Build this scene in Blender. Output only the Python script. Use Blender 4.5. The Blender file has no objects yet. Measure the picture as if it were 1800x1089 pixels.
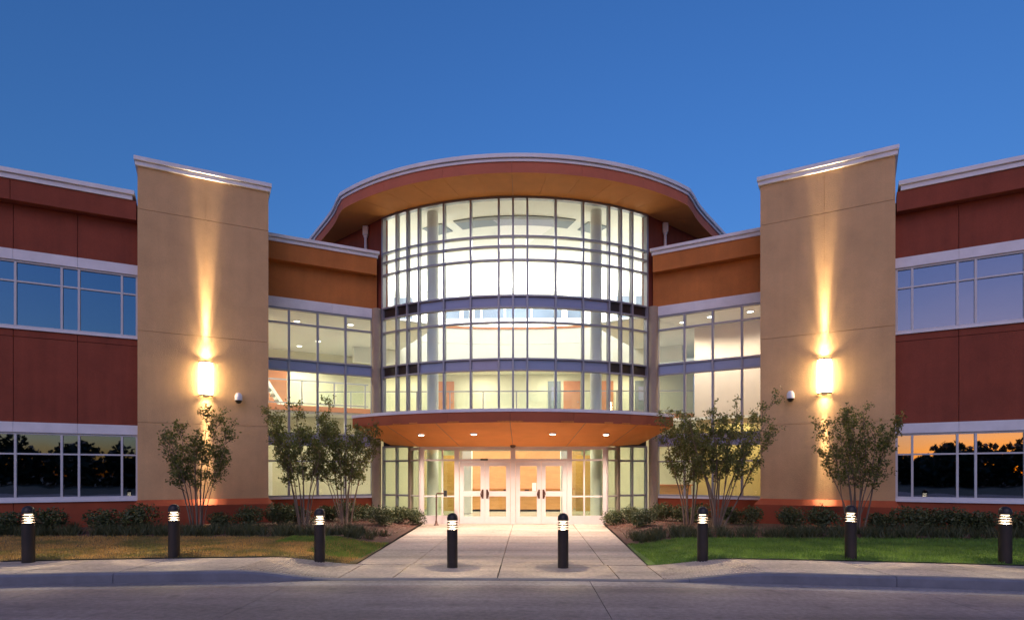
import bpy, bmesh, math, random
import numpy as np
from mathutils import Vector
rnd = random.Random(7)
R_ = math.radians
sc = bpy.context.scene
col = sc.collection

# ------------------------------------------------------------------ camera
CAM = (0.5, -20.48, 1.7); PSI = R_(1.5); FPX = 1045.0; HPX = 833.5
cd = bpy.data.cameras.new('camera'); co = bpy.data.objects.new('camera', cd); col.objects.link(co)
co.location = CAM; co.rotation_euler = (R_(90), 0, PSI)
cd.sensor_fit = 'HORIZONTAL'; cd.sensor_width = 36.0; cd.lens = FPX / 1800 * 36
cd.shift_y = (HPX - 544.5) / 1800; cd.clip_start = 0.1; cd.clip_end = 3000
sc.camera = co
# ------------------------------------------------------------------ sky (dusk, the sun on the horizon behind the camera)
w = bpy.data.worlds.new("World"); sc.world = w; w.use_nodes = True
nt = w.node_tree; bg = nt.nodes['Background']
sky = nt.nodes.new('ShaderNodeTexSky'); sky.sky_type = 'NISHITA'; sky.sun_disc = False
SUN_EL, SUN_ROT = R_(0.3), R_(200)
sky.sun_elevation = SUN_EL; sky.sun_rotation = SUN_ROT; sky.ozone_density = 3.9; sky.air_density = 1.0; sky.dust_density = 1.0
nt.links.new(sky.outputs[0], bg.inputs[0]); bg.inputs[1].default_value = 0.92
sl_ = bpy.data.lights.new('afterglow_fill', 'SUN'); sl_.energy = 0.72; sl_.angle = R_(44); sl_.color = (1.0, .78, .90)
sun = bpy.data.objects.new('afterglow_fill', sl_); col.objects.link(sun)
sd = Vector((0, -1, math.tan(R_(40)))).normalized()                # added soft fill standing in for the evening glow, well above the sky's sun
sun.rotation_euler = sd.to_track_quat('Z', 'Y').to_euler()
# ------------------------------------------------------------------ render / exposure
sc.view_settings.view_transform = 'Standard'; sc.view_settings.look = 'None'
sc.view_settings.exposure = 0.0; sc.view_settings.gamma = 1.0; sc.view_settings.use_curve_mapping = False
sc.render.engine = 'CYCLES'
cy = sc.cycles
cy.use_denoising = True
try: cy.denoiser = 'OPENIMAGEDENOISE'
except Exception: pass
cy.max_bounces = 8; cy.diffuse_bounces = 4; cy.glossy_bounces = 4; cy.transmission_bounces = 4; cy.transparent_max_bounces = 32
cy.caustics_reflective = False; cy.caustics_refractive = False
cy.sample_clamp_indirect = 4.0; cy.use_light_tree = True

# ------------------------------------------------------------------ materials
def nodes_of(name):
    m = bpy.data.materials.new(name); m.use_nodes = True
    return m, m.node_tree, m.node_tree.nodes['Principled BSDF']
def mat(name, c, rough=0.8, var=0.12, vs=1.5, bump=0.0, bs=60.0, metal=0.0, c2=None, spec=0.5, coord='pos', stretch=(1, 1, 1), streak=0.0):
    m, t, b = nodes_of(name)
    L = t.links; N = t.nodes
    if coord == 'pos':
        g = N.new('ShaderNodeNewGeometry'); src = g.outputs['Position']
    else:
        g = N.new('ShaderNodeTexCoord'); src = g.outputs['Object']
    mp = N.new('ShaderNodeMapping'); mp.inputs['Scale'].default_value = stretch; L.new(src, mp.inputs['Vector'])
    n1 = N.new('ShaderNodeTexNoise'); n1.inputs['Scale'].default_value = vs; n1.inputs['Detail'].default_value = 6; n1.inputs['Roughness'].default_value = 0.65
    L.new(mp.outputs[0], n1.inputs['Vector'])
    mx = N.new('ShaderNodeMix'); mx.data_type = 'RGBA'
    ca = c; cb = c2 if c2 else tuple(min(1, v * (1 + 2 * var)) for v in c)
    if not c2: ca = tuple(v * (1 - var) for v in c)
    mx.inputs[6].default_value = (*ca, 1); mx.inputs[7].default_value = (*cb, 1)
    rp = N.new('ShaderNodeMapRange'); rp.inputs[1].default_value = 0.3; rp.inputs[2].default_value = 0.7
    L.new(n1.outputs['Fac'], rp.inputs[0]); L.new(rp.outputs[0], mx.inputs[0]); L.new(mx.outputs[2], b.inputs['Base Color'])
    if streak > 0:                                                  # rain streaks and weathering
        m2 = N.new('ShaderNodeMapping'); m2.inputs['Scale'].default_value = (2.6, 2.6, .16); L.new(src, m2.inputs['Vector'])
        n3 = N.new('ShaderNodeTexNoise'); n3.inputs['Scale'].default_value = 1.6; n3.inputs['Detail'].default_value = 5; L.new(m2.outputs[0], n3.inputs['Vector'])
        n4 = N.new('ShaderNodeTexNoise'); n4.inputs['Scale'].default_value = 38; n4.inputs['Detail'].default_value = 3; L.new(src, n4.inputs['Vector'])
        ad = N.new('ShaderNodeMath'); ad.operation = 'ADD'; L.new(n3.outputs['Fac'], ad.inputs[0]); L.new(n4.outputs['Fac'], ad.inputs[1])
        r2 = N.new('ShaderNodeMapRange'); r2.inputs[1].default_value = .7; r2.inputs[2].default_value = 1.3; r2.inputs[3].default_value = 1 - streak; r2.inputs[4].default_value = 1 + streak * .6
        L.new(ad.outputs[0], r2.inputs[0]); vm = N.new('ShaderNodeVectorMath'); vm.operation = 'SCALE'
        L.new(mx.outputs[2], vm.inputs[0]); L.new(r2.outputs[0], vm.inputs['Scale']); L.new(vm.outputs[0], b.inputs['Base Color'])
    b.inputs['Roughness'].default_value = rough; b.inputs['Metallic'].default_value = metal
    b.inputs['Specular IOR Level'].default_value = spec
    if bump > 0:
        n2 = N.new('ShaderNodeTexNoise'); n2.inputs['Scale'].default_value = bs; n2.inputs['Detail'].default_value = 4
        L.new(mp.outputs[0], n2.inputs['Vector'])
        bp = N.new('ShaderNodeBump'); bp.inputs['Strength'].default_value = bump; bp.inputs['Distance'].default_value = 0.02
        L.new(n2.outputs['Fac'], bp.inputs['Height']); L.new(bp.outputs[0], b.inputs['Normal'])
    return m
def emit(name, c, s):
    m = bpy.data.materials.new(name); m.use_nodes = True; t = m.node_tree
    t.nodes.remove(t.nodes['Principled BSDF']); e = t.nodes.new('ShaderNodeEmission')
    e.inputs[0].default_value = (*c, 1); e.inputs[1].default_value = s
    t.links.new(e.outputs[0], t.nodes['Material Output'].inputs[0]); return m
def glass(name, tint, refl=0.0, grough=0.0, wave=0.0, mir=(1, 1, 1)):
    """thin architectural pane: tinted see-through plus mirror reflection (Fresnel, or coated when refl > 0)"""
    m = bpy.data.materials.new(name); m.use_nodes = True; t = m.node_tree; N = t.nodes; L = t.links
    N.remove(N['Principled BSDF'])
    tr = N.new('ShaderNodeBsdfTransparent'); tr.inputs[0].default_value = (*tint, 1)
    gl = N.new('ShaderNodeBsdfGlossy'); gl.inputs['Roughness'].default_value = grough; gl.inputs[0].default_value = (*mir, 1)
    fr = N.new('ShaderNodeFresnel'); gb = N.new('ShaderNodeNewGeometry'); io = N.new('ShaderNodeMapRange')
    io.inputs[3].default_value = 1.5; io.inputs[4].default_value = 1 / 1.5                # both faces of the thin pane reflect alike
    L.new(gb.outputs['Backfacing'], io.inputs[0]); L.new(io.outputs[0], fr.inputs[0])
    mx = N.new('ShaderNodeMixShader')
    if refl > 0:
        ma = N.new('ShaderNodeMath'); ma.operation = 'ADD'; ma.inputs[1].default_value = refl; ma.use_clamp = True
        L.new(fr.outputs[0], ma.inputs[0]); L.new(ma.outputs[0], mx.inputs[0])
    else: L.new(fr.outputs[0], mx.inputs[0])
    if wave > 0:
        g = N.new('ShaderNodeNewGeometry'); nn = N.new('ShaderNodeTexNoise'); nn.inputs['Scale'].default_value = 1.3; nn.inputs['Detail'].default_value = 1
        bp = N.new('ShaderNodeBump'); bp.inputs['Strength'].default_value = wave; bp.inputs['Distance'].default_value = 0.05
        L.new(g.outputs['Position'], nn.inputs['Vector']); L.new(nn.outputs['Fac'], bp.inputs['Height']); L.new(bp.outputs[0], gl.inputs['Normal'])
    L.new(tr.outputs[0], mx.inputs[1]); L.new(gl.outputs[0], mx.inputs[2]); L.new(mx.outputs[0], N['Material Output'].inputs[0])
    return m
def leafmat(name, c, c2, trans=0.25):
    m = bpy.data.materials.new(name); m.use_nodes = True; t = m.node_tree; N = t.nodes; L = t.links
    b = N['Principled BSDF']; b.inputs['Roughness'].default_value = 0.55
    g = N.new('ShaderNodeNewGeometry'); mx = N.new('ShaderNodeMix'); mx.data_type = 'RGBA'
    mx.inputs[6].default_value = (*c, 1); mx.inputs[7].default_value = (*c2, 1)
    L.new(g.outputs['Random Per Island'], mx.inputs[0]); L.new(mx.outputs[2], b.inputs['Base Color'])
    tl = N.new('ShaderNodeBsdfTranslucent'); L.new(mx.outputs[2], tl.inputs[0])
    ms = N.new('ShaderNodeMixShader'); ms.inputs[0].default_value = trans
    L.new(b.outputs[0], ms.inputs[1]); L.new(tl.outputs[0], ms.inputs[2]); L.new(ms.outputs[0], N['Material Output'].inputs[0])
    return m

M = {}
M['red'] = mat('red_stucco', (0.26, 0.057, 0.030), 0.9, 0.10, 1.1, 0.45, 80, streak=.16)
M['orange'] = mat('orange_stucco', (0.50, 0.165, 0.040), 0.88, 0.10, 0.9, 0.35, 80, streak=.12)
M['soffit'] = mat('soffit_paint', (0.68, 0.24, 0.052), 0.85, 0.07, 0.8, 0.15, 80)
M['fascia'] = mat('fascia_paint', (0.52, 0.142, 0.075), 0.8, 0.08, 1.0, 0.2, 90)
M['canopyred'] = mat('canopy_paint', (0.36, 0.090, 0.038), 0.8, 0.08, 1.0, 0.2, 90)
M['tan'] = mat('tan_stucco', (0.62, 0.38, 0.19), 0.92, 0.07, 1.1, 0.5, 48, streak=.08)
M['plinth'] = mat('plinth_red', (0.30, 0.060, 0.022), 0.85, 0.10, 1.5, 0.3, 70)
M['piertan'] = mat('pier_stucco', (0.36, 0.28, 0.21), 0.9, 0.08, 1.3, 0.3, 60)
M['white'] = mat('white_metal', (0.76, 0.73, 0.76), 0.5, 0.06, 2.0)
M['alu'] = mat('clear_aluminium', (0.33, 0.325, 0.36), 0.42, 0.05, 2.0, metal=0.25)
M['frame'] = mat('white_frame', (0.60, 0.58, 0.60), 0.45, 0.04, 2.0)
M['doorw'] = mat('door_frame', (0.66, 0.58, 0.54), 0.42, 0.04, 2.0)
M['spandrel'] = mat('spandrel_glass', (0.30, 0.29, 0.42), 0.08, 0.03, 2.0, spec=1.0)  # lavender base paints the reflected sky into the glass colour
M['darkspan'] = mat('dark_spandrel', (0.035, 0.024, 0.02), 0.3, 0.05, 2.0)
M['bronze'] = mat('dark_bronze', (0.028, 0.020, 0.018), 0.45, 0.10, 6.0, metal=0.2)
M['black'] = mat('black_metal', (0.015, 0.014, 0.014), 0.5, 0.05, 5.0)
M['brown'] = mat('brown_metal', (0.10, 0.045, 0.03), 0.4, 0.05, 5.0, metal=0.4)
M['dark'] = mat('dark_core', (0.03, 0.028, 0.028), 0.9, 0.05, 2.0)
M['iwhite'] = mat('interior_white', (0.86, 0.85, 0.80), 0.8, 0.02, 1.0)
M['icream'] = mat('interior_cream', (0.74, 0.70, 0.52), 0.8, 0.03, 1.0)
M['iyellow'] = mat('interior_yellow', (0.62, 0.46, 0.17), 0.8, 0.03, 1.0)
M['ipink'] = mat('interior_pink', (0.78, 0.66, 0.55), 0.8, 0.03, 0.8)
M['igrey'] = mat('interior_grey', (0.21, 0.23, 0.24), 0.7, 0.03, 1.0)
M['iglass'] = mat('clerestory_glass', (0.10, 0.125, 0.18), 0.15, 0.03, 1.0)
M['idoor'] = mat('interior_door', (0.20, 0.22, 0.24), 0.5, 0.05, 2.0)
M['wood'] = mat('maple_wood', (0.52, 0.25, 0.075), 0.5, 0.18, 2.0, stretch=(1, 1, 9), c2=(0.66, 0.34, 0.12))
M['peach'] = mat('peach_panelling', (0.66, 0.36, 0.19), 0.55, 0.08, 1.2, stretch=(1, 1, 5))
M['terra'] = mat('terracotta_paint', (0.56, 0.22, 0.10), 0.7, 0.05, 1.0)
M['tile'] = mat('lobby_floor', (0.46, 0.45, 0.40), 0.18, 0.08, 1.0)
M['concrete'] = mat('concrete', (0.50, 0.43, 0.36), 0.85, 0.14, 1.4, 0.35, 70, c2=(0.40, 0.34, 0.285))
M['kerb'] = mat('kerb_concrete', (0.22, 0.215, 0.245), 0.85, 0.2, 2.2, 0.4, 60, c2=(0.15, 0.147, 0.17))
def roadmat(name, base, k):
    """worn concrete: blotches, speckled aggregate, long tyre streaks, dark oil spots"""
    m, t, b = nodes_of(name); N = t.nodes; L = t.links; g = N.new('ShaderNodeNewGeometry'); P = g.outputs['Position']
    def nz(scale, detail, st, lo, hi, a, c):
        mp = N.new('ShaderNodeMapping'); mp.inputs['Scale'].default_value = st; L.new(P, mp.inputs['Vector'])
        n = N.new('ShaderNodeTexNoise'); n.inputs['Scale'].default_value = scale; n.inputs['Detail'].default_value = detail; L.new(mp.outputs[0], n.inputs['Vector'])
        q = N.new('ShaderNodeMapRange'); q.inputs[1].default_value = lo; q.inputs[2].default_value = hi; q.inputs[3].default_value = a; q.inputs[4].default_value = c; L.new(n.outputs['Fac'], q.inputs[0]); return q.outputs[0], n.outputs['Fac']
    fs = [nz(.55, 6, (1, 1, 1), .3, .7, .80, 1.12), nz(90, 2, (1, 1, 1), .25, .75, .72, 1.25), nz(1.1, 4, (.10, 1.6, 1), .35, .65, .74, 1.14), nz(3.5, 3, (1, 1, 1), .60, .72, 1.0, .66), nz(14, 4, (1, 1, 1), .3, .7, .78, 1.18)]
    cur = None
    for o, _ in fs:
        if cur is None: cur = o
        else:
            mu = N.new('ShaderNodeMath'); mu.operation = 'MULTIPLY'; L.new(cur, mu.inputs[0]); L.new(o, mu.inputs[1]); cur = mu.outputs[0]
    vm = N.new('ShaderNodeVectorMath'); vm.operation = 'SCALE'; vm.inputs[0].default_value = base; L.new(cur, vm.inputs['Scale']); L.new(vm.outputs[0], b.inputs['Base Color'])
    b.inputs['Roughness'].default_value = .72
    bp = N.new('ShaderNodeBump'); bp.inputs['Strength'].default_value = k; bp.inputs['Distance'].default_value = .01; L.new(fs[1][1], bp.inputs['Height']); L.new(bp.outputs[0], b.inputs['Normal'])
    return m
M['street'] = roadmat('street_concrete', (0.345, 0.262, 0.235), .5)
M['gutter'] = roadmat('gutter_concrete', (0.36, 0.305, 0.285), .4)
M['concrete'] = roadmat('concrete', (0.53, 0.435, 0.355), .35)
M['ground'] = mat('far_ground', (0.07, 0.075, 0.04), 0.95, 0.3, 0.05)
M['soil'] = mat('mulch_soil', (0.085, 0.040, 0.026), 0.95, 0.3, 14, 0.8, 30)
M['chip'] = leafmat('mulch_chip', (0.16, 0.055, 0.032), (0.075, 0.032, 0.022), 0.0)
M['turfg'] = mat('turf_green', (0.085, 0.155, 0.026), 0.95, 0.3, 2.5, 0.6, 60)
M['turfd'] = mat('turf_dry', (0.30, 0.19, 0.07), 0.95, 0.3, 1.6, 0.6, 60, c2=(0.07, 0.075, 0.022))
M['bark'] = mat('myrtle_bark', (0.17, 0.12, 0.085), 0.85, 0.25, 7, 0.4, 60, coord='obj', stretch=(1, 1, .3))
M['leaf'] = leafmat('myrtle_leaf', (0.092, 0.122, 0.026), (0.245, 0.235, 0.068), .38)
M['shrub'] = leafmat('shrub_leaf', (0.042, 0.064, 0.022), (0.115, 0.125, 0.045), 0.2)
M['liriope'] = leafmat('groundcover_leaf', (0.042, 0.060, 0.022), (0.115, 0.115, 0.045), 0.2)
M['farleaf'] = leafmat('far_leaf', (0.03, 0.045, 0.016), (0.06, 0.07, 0.03), 0.2)
M['clear'] = glass('clear_glass', (0.95, 0.975, 0.95))
M['green'] = glass('greenish_glass', (0.90, 0.955, 0.90))
M['mirror'] = glass('reflective_glass', (0.28, 0.32, 0.36), 0.26, 0.012, 0.03, (.76, .84, 1.0))
M['lampglow'] = emit('sconce_diffuser', (1.0, 0.76, 0.42), 46.0)
M['bollglow'] = emit('bollard_lens', (1.0, 0.80, 0.52), 1.2)
_t = M['bollglow'].node_tree; _a = _t.nodes.new('ShaderNodeAddShader'); _p = _t.nodes.new('ShaderNodeBsdfTransparent'); _p.inputs[0].default_value = (.8, .8, .8, 1)
_t.links.new(_t.nodes['Emission'].outputs[0], _a.inputs[0]); _t.links.new(_p.outputs[0], _a.inputs[1]); _t.links.new(_a.outputs[0], _t.nodes['Material Output'].inputs[0])
M['dlglow'] = emit('downlight_lens', (1.0, 0.84, 0.62), 14.0)
M['iglow'] = emit('ceiling_lamp_lens', (1.0, 0.95, 0.82), 8.0)
M['paper'] = mat('paper', (0.82, 0.82, 0.72), 0.8, 0.02, 3)
M['smoke'] = mat('smoked_dome', (0.03, 0.025, 0.02), 0.12, 0.02, 3, spec=0.8)

# ------------------------------------------------------------------ mesh helpers
WL = {}                                                             # world origin of every object
def empty(name, loc, parent=None, rz=0.0):
    o = bpy.data.objects.new(name, None); col.objects.link(o); o.empty_display_size = 0.3
    p = Vector(WL[parent]) if parent else Vector((0, 0, 0))
    o.location = Vector(loc) - p; o.rotation_euler = (0, 0, rz)
    if parent: o.parent = parent
    WL[o] = tuple(loc); return o
def tag(o, label=None, cat=None, group=None, kind=None):
    if label: o['label'] = label
    if cat: o['category'] = cat
    if group: o['group'] = group
    if kind: o['kind'] = kind
    return o
class MB:
    def __init__(s): s.v = []; s.f = []
    def add(s, vs, fs):
        k = len(s.v); s.v += [tuple(p) for p in vs]; s.f += [tuple(i + k for i in f) for f in fs]; return s
    def hexa(s, p):                                                 # 4 bottom, 4 top
        return s.add(p, [(0, 3, 2, 1), (4, 5, 6, 7), (0, 1, 5, 4), (1, 2, 6, 5), (2, 3, 7, 6), (3, 0, 4, 7)])
    def box(s, x0, x1, y0, y1, z0, z1):
        return s.hexa([(x0, y0, z0), (x1, y0, z0), (x1, y1, z0), (x0, y1, z0), (x0, y0, z1), (x1, y0, z1), (x1, y1, z1), (x0, y1, z1)])
    def prism(s, poly, z0, z1):
        n = len(poly)
        vs = [(x, y, z0) for x, y in poly] + [(x, y, z1) for x, y in poly]
        fs = [tuple(range(n - 1, -1, -1)), tuple(range(n, 2 * n))] + [(i, (i + 1) % n, n + (i + 1) % n, n + i) for i in range(n)]
        return s.add(vs, fs)
    def strip(s, A, B):                                             # closed band between section rings A[i] (list of rings of equal length)
        pass
    def loft(s, rings, closed_ring=True, caps=True):
        k = len(rings[0]); vs = [p for r in rings for p in r]; fs = []
        m = k if closed_ring else k - 1
        for i in range(len(rings) - 1):
            for j in range(m):
                a = i * k + j; b = i * k + (j + 1) % k
                fs.append((a, b, b + k, a + k))
        if caps and closed_ring:
            fs.append(tuple(range(k - 1, -1, -1))); fs.append(tuple((len(rings) - 1) * k + j for j in range(k)))
        return s.add(vs, fs)
    def lathe(s, prof, n=20, c=(0, 0)):
        rings = [[(c[0] + r * math.cos(2 * math.pi * j / n), c[1] + r * math.sin(2 * math.pi * j / n), z) for j in range(n)] for r, z in prof]
        return s.loft(rings)
    def ring(s, prof, n=24, c=(0, 0)):                              # closed profile turned about the axis: a hollow ring
        k = len(prof); vs = [(c[0] + q * math.cos(2 * math.pi * j / n), c[1] + q * math.sin(2 * math.pi * j / n), z) for j in range(n) for q, z in prof]
        return s.add(vs, [(j * k + i, j * k + (i + 1) % k, ((j + 1) % n) * k + (i + 1) % k, ((j + 1) % n) * k + i) for j in range(n) for i in range(k)])
    def tube(s, path, rad, n=6):
        rings = []
        for i, p in enumerate(path):
            p = Vector(p); a = Vector(path[max(i - 1, 0)]); b = Vector(path[min(i + 1, len(path) - 1)])
            d = (b - a).normalized(); up = Vector((0, 0, 1)) if abs(d.z) < .9 else Vector((1, 0, 0))
            x = d.cross(up).normalized(); y = d.cross(x).normalized()
            r = rad[i] if isinstance(rad, (list, tuple)) else rad
            rings.append([tuple(p + x * (r * math.cos(2 * math.pi * j / n)) + y * (r * math.sin(2 * math.pi * j / n))) for j in range(n)])
        return s.loft(rings)
    def build(s, name, m, parent=None, label=None, smooth=None, origin=None, local=False):
        me = bpy.data.meshes.new(name)
        v = np.array(s.v, dtype=float)
        if origin is None and not local:
            lo = v.min(0); hi = v.max(0); origin = ((lo[0] + hi[0]) / 2, (lo[1] + hi[1]) / 2, lo[2])
        if local: origin = WL[parent] if parent else (0, 0, 0)
        me.from_pydata((v - np.array(origin)).tolist() if not local else v.tolist(), [], s.f)
        bm = bmesh.new(); bm.from_mesh(me); bmesh.ops.recalc_face_normals(bm, faces=bm.faces); bm.to_mesh(me); bm.free()
        if smooth:
            me.polygons.foreach_set('use_smooth', [True] * len(me.polygons)); me.set_sharp_from_angle(angle=R_(smooth))
        me.materials.append(m)
        o = bpy.data.objects.new(name, me); col.objects.link(o)
        if parent:
            o.parent = parent
            o.location = (0, 0, 0) if local else Vector(origin) - Vector(WL[parent])
        elif not local: o.location = origin
        WL[o] = tuple(origin)
        if label: o['label'] = label
        return o
def raw(name, verts, faces, m, parent=None, kind=None, origin=(0, 0, 0)):
    me = bpy.data.meshes.new(name); me.from_pydata(verts, [], faces); me.materials.append(m)
    o = bpy.data.objects.new(name, me); col.objects.link(o)
    if parent: o.parent = parent
    WL[o] = tuple(origin)
    if kind: o['kind'] = kind
    return o
def dup(root, loc, rz=0.0, sc_=(1, 1, 1)):
    r = root.copy(); col.objects.link(r); r.location = loc; r.rotation_euler = (0, 0, rz); r.scale = sc_
    for ch in list(root.children):
        c = ch.copy(); col.objects.link(c); c.parent = r
        for g in list(ch.children):
            d = g.copy(); col.objects.link(d); d.parent = c
    return r
def lamp(kind, name, loc, power, color, parent=None, rot=(0, 0, 0), size=0.2, size_y=None, spot=None, blend=1.0, shape='DISK', local=False, spread=None):
    l = bpy.data.lights.new(name, kind); l.energy = power; l.color = color
    if kind == 'AREA':
        l.shape = shape; l.size = size
        if size_y: l.size_y = size_y
        if spread: l.spread = spread
    else:
        l.shadow_soft_size = size
        if kind == 'SPOT': l.spot_size = spot; l.spot_blend = blend
    o = bpy.data.objects.new(name, l); col.objects.link(o); o.rotation_euler = rot
    if parent:
        o.parent = parent; o.location = loc if local else Vector(loc) - Vector(WL[parent])
    else: o.location = loc
    return o

# ------------------------------------------------------------------ plan of the building (symmetric about x = 0, doors on y = 0)
TH = R_(28.75); SN, CS = math.sin(TH), math.cos(TH)
class Wall:                                                         # s: along the wall away from the axis, d: out of the wall, z: up
    def __init__(s, sg, c): s.sg = sg; s.c = c; s.n = (sg * SN, CS); s.u = (sg * CS, -SN)
    def P(s, a, d, z): return (s.n[0] * (s.c - d) + s.u[0] * a, s.n[1] * (s.c - d) + s.u[1] * a, z)
    def box(s, mb, a0, a1, d0, d1, z0, z1):
        return mb.hexa([s.P(a0, d0, z0), s.P(a1, d0, z0), s.P(a1, d1, z0), s.P(a0, d1, z0), s.P(a0, d0, z1), s.P(a1, d0, z1), s.P(a1, d1, z1), s.P(a0, d1, z1)])
def wb(W, name, m, parent, a0, a1, d0, d1, z0, z1, label=None):
    mb = MB(); W.box(mb, a0, a1, d0, d1, z0, z1); return mb.build(name, m, parent, label)
CY, RR = 8.45, 8.45                                                 # rotunda axis and glass radius
def C(r, ph, z, cy=CY): return (r * math.sin(R_(ph)), cy - r * math.cos(R_(ph)), z)
def arcbox(mb, r0, r1, p0, p1, z0, z1, n=8, cy=CY):
    rings = []
    for i in range(n + 1):
        p = p0 + (p1 - p0) * i / n
        rings.append([C(r0, p, z0, cy), C(r1, p, z0, cy), C(r1, p, z1, cy), C(r0, p, z1, cy)])
    return mb.loft(rings)

# ------------------------------------------------------------------ ground, street, pavement
def sst(a, b, x):
    t = min(1, max(0, (x - a) / (b - a))); return t * t * (3 - 2 * t)
def hk(x): return 0.15 * sst(2.55, 4.3, abs(x))                     # the pavement ramps down to the street before the doors
def yk(x): return -10.85 - 0.0115 * x * x                           # kerb line
def yb(x): return yk(x) + 1.62                                      # back of the pavement
def grid(xs, ysf, zf, n):
    v = []; f = []
    for x in xs:
        y0, y1 = ysf(x)
        for j in range(n + 1):
            y = y0 + (y1 - y0) * j / n; v.append((x, y, zf(x, y)))
    for i in range(len(xs) - 1):
        for j in range(n):
            a = i * (n + 1) + j; f.append((a, a + n + 1, a + n + 2, a + 1))
    return v, f
g = MB(); g.add([(-900, -900, -.06), (900, -900, -.06), (900, 900, -.06), (-900, 900, -.06)], [(0, 1, 2, 3)])
tag(g.build('ground', M['ground']), 'dark flat ground reaching to the horizon', None, kind='structure')
def lin(a, b, n): return [a + (b - a) * i / n for i in range(n + 1)]
v, f = grid(lin(-60, 60, 120), lambda x: (-45, yk(max(-30, min(30, x)))), lambda x, y: -0.04, 12)
street = tag(raw('street', v, f, M['dark']), 'worn grey concrete street in front of the kerb', None, kind='structure')
sxs = [-60, -40, -25, -17.3, -12.6, -7.9, -3.2, 1.5, 6.2, 10.9, 15.6, 25, 40, 60]
for x0, x1 in zip(sxs[:-1], sxs[1:]):
    for fa, fb, nm in ((lambda x: yk(max(-22, min(22, x))) - .46, lambda x: yk(max(-22, min(22, x))) - .005, 'gutter_slab'), (lambda x: yk(max(-22, min(22, x))) - 4.4, lambda x: yk(max(-22, min(22, x))) - .47, 'slab'), (lambda x: -45, lambda x: yk(max(-22, min(22, x))) - 4.41, 'slab')):
        mb = MB(); rings = []
        for x in lin(x0 + .005, x1 - .005, 8):
            a, b = fa(x), fb(x); rings.append([(x, a, -.06), (x, b, -.06), (x, b, -.012), (x, a, -.012)])
        mb.loft(rings).build(nm, M['gutter'] if nm[0] == 'g' else M['street'], street)
v, f = grid(lin(-18, 18, 144), lambda x: (yk(x) + .01, yb(x) + .1), lambda x, y: hk(x) - .035, 2)
sw = tag(raw('sidewalk', v, f, M['dark']), 'pale concrete pavement behind the kerb', None, kind='structure')
edges = [-18.2 + 1.52 * i for i in range(25)]
edges = [e for e in edges if abs(e) > 5.0 and abs(e) < 18.3]
edges = sorted(edges + [-4.3, -2.62, -1.72, 0, 2.0, 2.72, 4.3])
for a, b in zip(edges[:-1], edges[1:]):
    if b - a < .3: continue
    mb = MB(); n = 6; rings = []
    for i in range(n + 1):
        x = a + .012 + (b - a - .024) * i / n; y0 = yk(x) + .16; y1 = yb(x); z = hk(x)
        rings.append([(x, y0, z - .1), (x, y1, z - .1), (x, y1, z), (x, y0, z)])
    mb.loft(rings).build('slab', M['concrete'], sw)
def kerb_ring(x, q=0.0):
    z = hk(x) - q; return [(x, yk(x) + q, -.3), (x, yk(x) + .15 - q, -.3), (x, yk(x) + .15 - q, z + .001), (x, yk(x) + .03, z + .001), (x, yk(x) + q, z - .03 * min(1, max(z, 0) / .05 + .15))]
kerb = tag(MB().loft([kerb_ring(x, .012) for x in lin(-18, 18, 120)]).build('kerb', M['dark']), 'bluish grey concrete kerb along the street', None, kind='structure')
for k in range(12):
    a = -18.2 + 3.04 * k
    MB().loft([kerb_ring(x) for x in lin(a + .005, a + 3.035, 16)]).build('kerb_stone', M['kerb'], kerb)
for sg in (-1, 1):                                                  # tooled grooves on the sloping flares of the ramp
    mb = MB()
    for k in range(30):
        x = 2.7 + 1.5 * k / 29
        p = []
        for yy, sh in ((yk(x) + .2, 0), (yb(x) - .05, .28 if x < 3.9 else .1)):
            for dx in (-.011, .011): p.append((sg * (x + sh + dx), yy, hk(x + sh)))
        a, b_, c_, d_ = p[0], p[1], p[3], p[2]
        mb.hexa([(q[0], q[1], q[2] - .01) for q in (a, b_, c_, d_)] + [(q[0], q[1], q[2] + .007) for q in (a, b_, c_, d_)])
    o = mb.build('groove_ridge', M['concrete'], sw); o['kind'] = 'stuff'
# walk to the doors
v, f = grid(lin(-3.3, 3.3, 4), lambda x: (yb(0) - .02, .25), lambda x, y: -.04, 2)
walk = tag(raw('entrance_walk', v, f, M['dark']), 'wide pale concrete walk leading straight to the glass doors', None, kind='structure')
def wx(y): return 3.1 - .35 * (y / -9.3)                            # half width of the walk
rows = [yb(0), -7.5, -5.65, -3.8, -1.9, 0.1]
for y0, y1 in zip(rows[:-1], rows[1:]):
    cols0 = [-wx(y0), -1.68, 0, 2.05 + .011 * y0, wx(y0)]; cols1 = [-wx(y1), -1.68, 0, 2.05 + .011 * y1, wx(y1)]
    for i in range(4):
        e = .008
        mb = MB(); p = [(cols0[i] + e, y0 + e), (cols0[i + 1] - e, y0 + e), (cols1[i + 1] - e, y1 - e), (cols1[i] + e, y1 - e)]
        mb.prism(p, -.1, 0.0).build('slab', M['concrete'], walk)
def hg(x, y):                                                       # height of lawn and beds
    return hk(x) * sst(3.0, 4.4, abs(x) + .25) + .02 + .05 * sst(-8, -4, y)
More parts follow.
